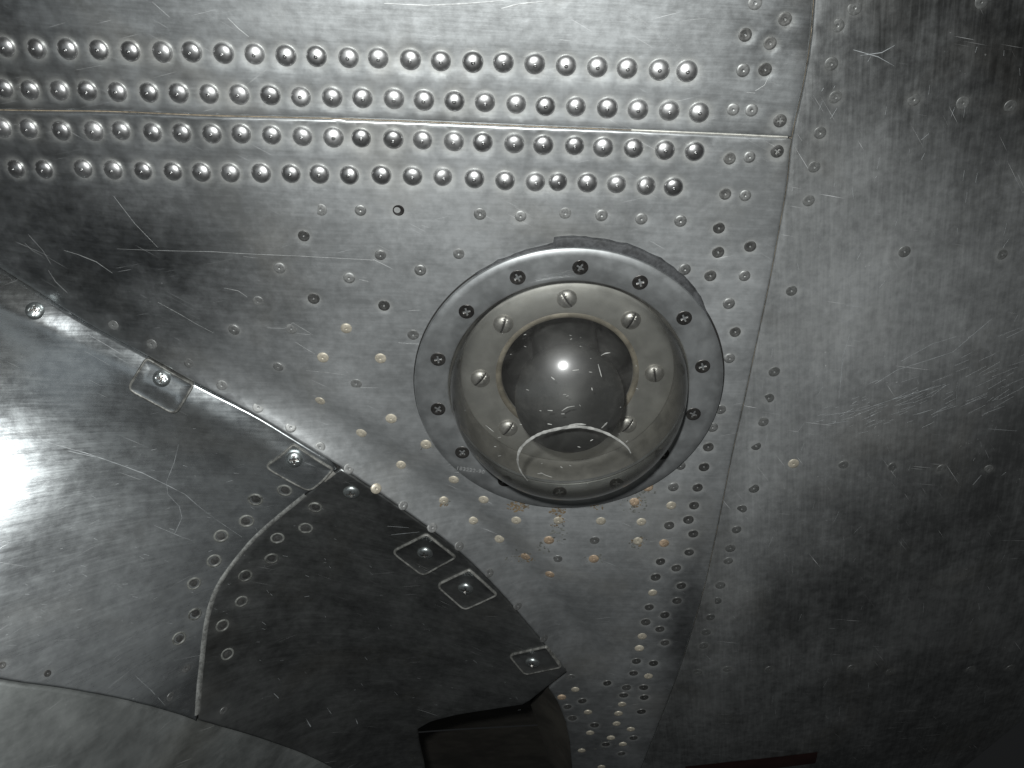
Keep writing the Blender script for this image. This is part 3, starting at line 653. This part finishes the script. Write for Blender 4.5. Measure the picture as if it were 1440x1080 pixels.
# lining inside the opening: a shelf and a back wall
def quadstrip(name, A, B, sa, sb, mat, parent=None):
    A = spline(A, 6); B = spline(B, 6); V = []; Fc = []
    for a, b in zip(A, B):
        pa = sa.at(*sa.hit(*a)); pb = sb.at(*sb.hit(*b))
        for t in (0, .33, .66, 1): V.append(pa * (1 - t) + pb * t)
    for i in range(len(A) - 1):
        for k in range(3): Fc.append((4 * i + k, 4 * i + k + 1, 4 * i + 5 + k, 4 * i + 4 + k))
    return link(name, mesh_of(name, V, Fc), mat, parent)
bay = quadstrip('bay_lining', [(520, 1036), (640, 1027), (770, 1020), (830, 1018)], [(520, 1180), (640, 1180), (770, 1180), (830, 1180)], deeper, deeper, M['brown'])
tag(bay, 'dark brown lining seen inside the black opening at the bottom', 'lining')
quadstrip('recess_wall', [(520, 960), (640, 950), (770, 940), (830, 930)], [(520, 1034), (640, 1025), (770, 1018), (830, 1016)], deep, deeper, M['brown'], bay)
u, v = side.hit(1050, 1066)
red = ribbon('red_stripe', side, [(965, 1085), (1020, 1079), (1090, 1072), (1148, 1065)], .018, .0003, M['red'], sidep, .0002)

# ---------------------------------------------------------------- the clear dome and its mounting ring
dome = bpy.data.objects.new('observation_dome', None); C.objects.link(dome); dome.matrix_world = FRAME; dome.empty_display_size = .05
tag(dome, 'clear plastic dome in a round metal ring held by fourteen dark screws', 'dome')
RO, RI = .0801, .0625
HZ = .0030
pr = [(RO - .0006, .0006), (RO, .0010), (RO, HZ - .0006), (RO - .0006, HZ), (RO - .004, HZ + .0001), ((RO + RI) / 2, HZ + .0001), (RI + .0008, HZ), (RI, HZ - .0006), (RI, -.001)]
ringo = link('mounting_ring', lathe('mounting_ring', pr, M['ring'], 144, False), None, dome)
gk = link('gasket', lathe('gasket', [(RO - .0016, -.0010), (RO - .0013, .0009), (RI + .001, .0009)], M['gasket'], 96, False), None, dome)
link('groove_line', lathe('groove_line', [(RO + .00085, .0002), (RO + .0006, .0007), (RO - .001, .0008)], M['black'], 144, False), None, dome).location = (.00022, -.00022, 0)  # raised black ring paints the shaded groove round the mounting ring
# shim of black gasket sheet sticking out above the ring
GO = [(668, 384), (700, 365), (740, 350), (778, 340.5), (779, 332.5), (815, 331), (850, 335), (890, 344), (930, 362), (965, 389), (986, 417), (996, 440), (1003, 462)]
Pm = []
for i in range(len(GO)): Pm.append(np.array(flat.hit(*GO[i])))
Pm = resample(Pm, .003, False); V = []; Fc = []
for p in Pm:
    r = np.linalg.norm(p); rr = r + rng.uniform(-.00035, .00025); e = p / r
    for (q, z) in ((e * (RI + .006), .0004), (e * (RI + .006), .0019), (e * (rr - .0010), .0020), (e * (rr - .0002), .0016), (e * rr, -.0006)): V.append((q[0], q[1], z))
for i in range(len(Pm) - 1):
    for k in range(4): Fc.append((5 * i + k, 5 * i + k + 1, 5 * i + 6 + k, 5 * i + 5 + k)[::-1])
link('gasket_flap', mesh_of('gasket_flap', V, Fc), M['gasket'], dome)
top = Surf(lambda u, v: 0 * u + HZ)
for i, (x, y) in enumerate([(728, 390), (816, 376), (900, 397), (962, 447), (988, 515), (975, 582), (931, 638), (867, 680), (787, 692), (710, 676), (650, 636), (616, 575), (616, 505), (656, 438)]):
    u, v = top.hit(x, y); put('screw', ring_screw, dome, (u, v, HZ + .00025), jit((0, 0, 1), .02), random.uniform(0, 1.5))
# stamped part number
tc = bpy.data.curves.new('stamped_number', 'FONT'); tc.body = '183222-90'; tc.size = .0033; tc.extrude = .00003; tc.offset = .00004; tc.space_character = 1.12
to = bpy.data.objects.new('stamp_tmp', tc); C.objects.link(to); bpy.context.view_layer.update()
me = bpy.data.meshes.new_from_object(to.evaluated_get(bpy.context.evaluated_depsgraph_get())); bpy.data.objects.remove(to)
me.materials.clear(); me.materials.append(M['scratch'])
u0, v0 = top.hit(641, 660); u1, v1 = top.hit(687, 667)
st = bpy.data.objects.new('stamped_number', me); C.objects.link(st); st.parent = ringo
st.matrix_local = basis((u0, v0, HZ + .00014), (0, 0, 1), math.atan2(v1 - v0, u1 - u0))
# clear dome: hemisphere a little flattened, with a rolled foot
RDm = .0612; SQ = .83
pr = [(RI + .0006, HZ - .0008), (RI - .0004, HZ - .0002)]
for i in range(0, 40): t = math.radians(2 + 88 * i / 39); pr.append((RDm * math.cos(t), HZ + .0004 + RDm * SQ * math.sin(t)))
shell = link('clear_dome', lathe('clear_dome', pr, M['glass'], 120, False), None, dome)
# recessed ring plate behind the dome, hole with rim, slotted screws
ZI = -.0100; RH = .0352
link('recess_wall', lathe('recess_wall', [(RI + .001, HZ - .002), (.0606, -.001), (.0590, -.006), (.0575, ZI - .001), (.055, ZI - .0012)], M['wall'], 120, False), None, dome)
pr = [(.0566, ZI - .003), (.0566, ZI - .0005), (.0560, ZI), (RH + .0010, ZI), (RH, ZI - .0006), (RH - .0004, ZI - .003)]
inner = link('retaining_ring', lathe('retaining_ring', pr, M['inner'], 120, False), None, dome)
hr = link('hole_rim', lathe('hole_rim', [(RH + .0028, ZI + .0001), (RH + .0016, ZI + .0007), (RH + .0002, ZI + .0004), (RH - .0003, ZI - .001)], M['rimtan'], 96, False), None, inner)
for k in range(8):
    a = math.radians(90 + 45 * k + 2); rr = .0462
    put('slotted_screw', slot_screw, inner, (rr * math.cos(a), rr * math.sin(a), ZI - .0001), (0, 0, 1), random.uniform(0, 3.1))
pr = [(RH - .0004, ZI - .002), (RH - .001, ZI - .02), (RH + .004, ZI - .045), (.012, ZI - .06), (.0005, ZI - .06)]
link('housing', lathe('housing', pr, M['void'], 64), None, dome)
pr = []
RB = .0280; ZB = .0115
for i in range(30): t = math.radians(-50 + 139.5 * i / 29); pr.append((RB * math.cos(t), ZB + RB * math.sin(t)))
pr = [(.018, -.055), (.018, -.012)] + pr
link('bulb', lathe('bulb', pr, M['bulb'], 72), None, dome)

# scuffs on the dome: find the point of the outer dome under a pixel of the photo
def dome_hit(px, py):
    d = np.array([(px - 720) / F, 1, -(py - 540) / F]); dl = np.array([d @ EU, d @ EV, d @ EN]); o = np.array([-P0 @ EU, -P0 @ EV, -P0 @ EN])
    c = np.array([0, 0, HZ + .0004]); S = np.array([1, 1, 1 / SQ]); o2 = (o - c) * S; d2 = dl * S
    A = d2 @ d2; B = 2 * o2 @ d2; Cc = o2 @ o2 - RDm ** 2; q = B * B - 4 * A * Cc
    if q < 0: return None
    t = (-B - math.sqrt(q)) / (2 * A); p = o + dl * t; n = (p - c) * S * S; return p, n / np.linalg.norm(n)
def scuff_line(V, Fc, pts, wpx):
    P = spline(pts, 5); L = []
    for i, p in enumerate(P):
        h = dome_hit(*p)
        if h: L.append((h, wpx * (.35 + .65 * math.sin(math.pi * (i + .6) / (len(P) + .4))) * rng.uniform(.75, 1.2)))
    for i, ((p, n), wd) in enumerate(L):
        a = L[min(i + 1, len(L) - 1)][0][0] - L[max(i - 1, 0)][0][0]; sd = np.cross(n, a); sd /= np.linalg.norm(sd) + 1e-12
        q = wd * .00037; V += [p + n * .00003 + sd * q, p + n * .00018, p + n * .00003 - sd * q]
    s = len(V) - 3 * len(L)
    for i in range(len(L) - 1):
        for k in range(2): Fc.append((s + 3 * i + k, s + 3 * i + k + 1, s + 3 * i + 4 + k, s + 3 * i + 3 + k))
V = []; Fc = []
scuff_line(V, Fc, [(742, 676), (733, 664), (728, 650), (730, 635), (739, 623), (757, 611), (780, 604), (806, 600), (830, 602), (852, 609), (870, 619), (882, 629), (887, 637)], 2.0)
scuff_line(V, Fc, [(800, 598), (812, 596.5), (824, 597)], 1.2); scuff_line(V, Fc, [(846, 602), (851, 597), (854, 594)], 1.0)
link('scuff_ring', mesh_of('scuff_ring', V, Fc), M['scuff'], shell)
V = []; Fc = []
for p in [[(760, 664), (767, 668), (776, 671)], [(756, 666), (764, 666)], [(788, 656), (791, 658)], [(790, 578), (798, 573), (808, 571)], [(770, 577), (777, 577.5)], [(789, 582), (794, 582)], [(683, 598), (689, 603), (694, 607)],
          [(845, 500), (851, 497), (858, 496)], [(805, 521), (814, 520)], [(775, 530), (780, 534)], [(841, 512), (846, 530), (843, 560), (841, 590)][:2], [(832, 545), (833, 549)], [(812, 628), (816, 629)], [(770, 596), (776, 597)], [(830, 620), (834, 618)], [(695, 628), (698, 628)]]:
    scuff_line(V, Fc, p, .62)
for _ in range(26):
    x = rng.uniform(700, 900); y = rng.uniform(470, 670); a = rng.normal(0, .5); l = rng.uniform(1, 5); scuff_line(V, Fc, [(x, y), (x + l * math.cos(a), y + l * math.sin(a) * .6)], .35)
sc = link('scuff_marks', mesh_of('scuff_marks', V, Fc), M['scuff'], shell); sc['kind'] = 'stuff'

# ---------------------------------------------------------------- scratches, stains and corrosion on the sheets
def scratches(name, surf, lines, mat, parent):
    V = []; Fc = []
    for pts, wpx in lines:
        P = resample([np.array(surf.hit(*p)) for p in pts], .003, False)
        if len(P) < 2: continue
        t = np.gradient(P, axis=0); t /= np.linalg.norm(t, axis=1)[:, None] + 1e-12; s = len(V)
        for i, p in enumerate(P):
            wd = wpx * .00019 * (.3 + .7 * math.sin(math.pi * (i + .5) / len(P))) * rng.uniform(.6, 1.2); n = np.array([-t[i, 1], t[i, 0]])
            for q, z in ((p + n * wd, .00002), (p, .00007), (p - n * wd, .00002)): V.append(surf.at(q[0], q[1], z))
        for i in range(len(P) - 1):
            for k in range(2): Fc.append((s + 3 * i + k, s + 3 * i + k + 1, s + 3 * i + 4 + k, s + 3 * i + 3 + k))
    o = link(name, mesh_of(name, V, Fc), mat, parent); o['kind'] = 'stuff'; return o
L1 = [([(165, 350), (300, 354), (420, 360), (530, 366)], .9), ([(90, 352), (110, 358), (135, 368), (158, 384)], 1.4), ([(22, 340), (50, 352), (68, 360)], .8), ([(160, 276), (190, 315), (222, 348)], .6), ([(68, 380), (78, 396), (95, 412)], 1.2), ([(222, 425), (255, 443), (275, 455), (300, 468)], .9),
      ([(375, 461), (400, 462), (412, 454), (440, 471), (418, 469)], .8), ([(415, 481), (443, 498)], .7), ([(430, 521), (460, 524), (488, 528)], 1.0), ([(505, 393), (518, 396)], 1.), ([(315, 405), (335, 409), (348, 418)], .9), ([(575, 437), (592, 436)], .6), ([(60, 360), (45, 352), (35, 342)], .7), ([(40, 330), (60, 352), (72, 372)], .6), ([(480, 516), (490, 525)], .8),
      ([(955, 620), (990, 632)], .5), ([(930, 408), (975, 420)], .5), ([(560, 482), (590, 484)], .6)]
for _ in range(12):
    x = rng.uniform(0, 1000); y = rng.uniform(270, 900); a = rng.normal(.1, .7); l = rng.uniform(6, 34)
    if 570 < x < 1030 and 325 < y < 725: continue
    if y > 380 + .62 * x - 20 or x > 1130 - .2 * y: continue
    L1.append(([(x, y), (x + l * math.cos(a), y + l * math.sin(a))], rng.uniform(.25, .5)))
scratches('scratch_marks', skin, L1, M['scratch'], main)
L2 = [([(540, 5), (600, 8), (660, 5), (715, 0)], 2.0), ([(705, 12), (730, 6), (765, 2)], 2.2), ([(343, 122), (372, 100), (390, 86)], .7), ([(860, 5), (905, 30), (960, 70)], .5), ([(880, 20), (930, 52)], .5), ([(320, 25), (335, 40), (350, 52)], .8), ([(1062, 128), (1075, 120), (1083, 105)], 1.), ([(1050, 130), (1062, 131)], .8), ([(1108, 35), (1118, 48), (1130, 56)], .9)]
for _ in range(26):
    x = rng.uniform(0, 1100); y = rng.uniform(-10, 140); a = rng.choice([.55, -.2, .1]) + rng.normal(0, .15); l = rng.uniform(8, 45); L2.append(([(x, y), (x + l * math.cos(a), y + l * math.sin(a))], rng.uniform(.2, .5)))
L2 = [q for q in L2 if max(p[0] for p in q[0]) < 1122]
scratches('scratch_marks', skin, L2, M['scratch'], upper)
L3 = []
for _ in range(110):                        # the fan of scratches on the side panel
    t = rng.uniform(0, 1); x = 1165 + t * 270 + rng.normal(0, 14); y = 590 - t * 62 + rng.normal(0, 8 + 26 * t); a = -.30 - .18 * t + rng.normal(0, .09); l = rng.uniform(6, 30) * (.6 + t)
    L3.append(([(x, y), (x + l * math.cos(a), y + l * math.sin(a))], rng.uniform(.2, .6)))
L3 += [([(1230, 540), (1262, 520), (1300, 508), (1340, 495), (1395, 448)], .9), ([(1160, 584), (1210, 577), (1260, 560), (1330, 540)], 1.), ([(1161, 597), (1192, 592)], 1.), ([(1267, 508), (1310, 484), (1345, 473)], .8), ([(1190, 430), (1208, 431)], .9), ([(1200, 70), (1235, 80), (1258, 93)], .9), ([(1210, 78), (1240, 74), (1258, 64)], .7), ([(1368, 682), (1380, 668)], 1.6), ([(1180, 560), (1185, 505), (1195, 470)], .9), ([(1390, 603), (1430, 606)], .8)]
for _ in range(90):
    x = rng.uniform(1080, 1440); y = rng.uniform(10, 1000); a = rng.normal(1.75, .3); l = rng.uniform(4, 18); L3.append(([(x, y), (x + l * math.cos(a), y + l * math.sin(a))], rng.uniform(.2, .45)))
L3 = [q for q in L3 if q[0][0][0] > 1160 - .19 * q[0][0][1]]
scratches('scratch_marks', side, L3, M['scratch_dim'], sidep)
L4 = [([(0, 598), (60, 620), (120, 637), (200, 665), (260, 695), (340, 755)], 1.0), ([(251, 625), (245, 650), (234, 678)], .8), ([(234, 678), (236, 695), (252, 712), (256, 728), (245, 752)], .8), ([(95, 634), (135, 643)], .9), ([(190, 950), (212, 970), (232, 992)], .6), ([(215, 738), (270, 760)], .5)]
for _ in range(70):
    x = rng.uniform(5, 330); y = rng.uniform(600, 900); l = rng.uniform(1.5, 9); a = rng.uniform(-.5, .6); L4.append(([(x, y), (x + l * math.cos(a), y + l * math.sin(a))], rng.uniform(.4, .8)))
scratches('scratch_marks', fair, L4, M['scratch_dim'], fa)
L5 = []
for _ in range(60):
    x = rng.uniform(350, 760); y = rng.uniform(700, 1000)
    if y < 690 + .86 * (x - 440) or y > 1000: continue
    l = rng.uniform(1.5, 7); a = rng.uniform(-.4, 1.2); L5.append(([(x, y), (x + l * math.cos(a), y + l * math.sin(a))], rng.uniform(.4, .8)))
L5 += [([(430, 1010), (437, 1022)], 2.5), ([(385, 975), (392, 982)], 2.0), ([(460, 995), (466, 1004)], 1.8), ([(500, 1010), (503, 1018)], 1.6), ([(545, 740), (575, 742)], .8), ([(550, 752), (590, 748)], .7)]
scratches('scratch_marks', fair, L5, M['scratch_dim'], fb)

def patches(name, surf, spots, mat, parent):
    """irregular thin crusts; each spot (px, py, rx, ry, count) is a cluster of small lumps"""
    V = []; Fc = []
    for (x, y, rx, ry, n) in spots:
        for _ in range(n):
            a = rng.uniform(0, 6.28); r = math.sqrt(rng.uniform(0, 1)); u, v = surf.hit(x + rx * r * math.cos(a), y + ry * r * math.sin(a)); s = len(V); k = 7; rad = rng.uniform(.0003, .0011)
            V.append(surf.at(u, v, .00012)); ph = rng.uniform(0, 6)
            el = rng.uniform(.4, 1)
            for j in range(k):
                t = 2 * math.pi * j / k; q = rad * rng.uniform(.6, 1.3); dx, dy = q * math.cos(t), q * el * math.sin(t); V.append(surf.at(u + dx * math.cos(ph) - dy * math.sin(ph), v + dx * math.sin(ph) + dy * math.cos(ph), .00001))
            for j in range(k): Fc.append((s, s + 1 + j, s + 1 + (j + 1) % k))
    o = link(name, mesh_of(name, V, Fc), mat, parent); o['kind'] = 'stuff'; return o
patches('corrosion_crust', skin, [(785, 748, 16, 14, 34), (765, 770, 14, 8, 16), (726, 782, 20, 9, 24), (892, 708, 20, 14, 40), (897, 762, 14, 9, 18), (906, 690, 18, 6, 14), (556, 592, 7, 6, 6), (600, 628, 9, 8, 8), (835, 786, 16, 8, 12), (850, 1048, 20, 8, 14), (624, 706, 10, 7, 8)], M['deadring'], main)
patches('brown_stain', skin, [(728, 713, 16, 7, 60), (785, 719, 12, 9, 60), (838, 714, 12, 4, 14), (785, 735, 13, 8, 12), (905, 684, 14, 5, 20), (740, 785, 14, 7, 12), (894, 706, 11, 8, 14), (624, 707, 8, 6, 10), (897, 762, 10, 7, 12)], M['stain'], main)
print('objects', len(bpy.data.objects))
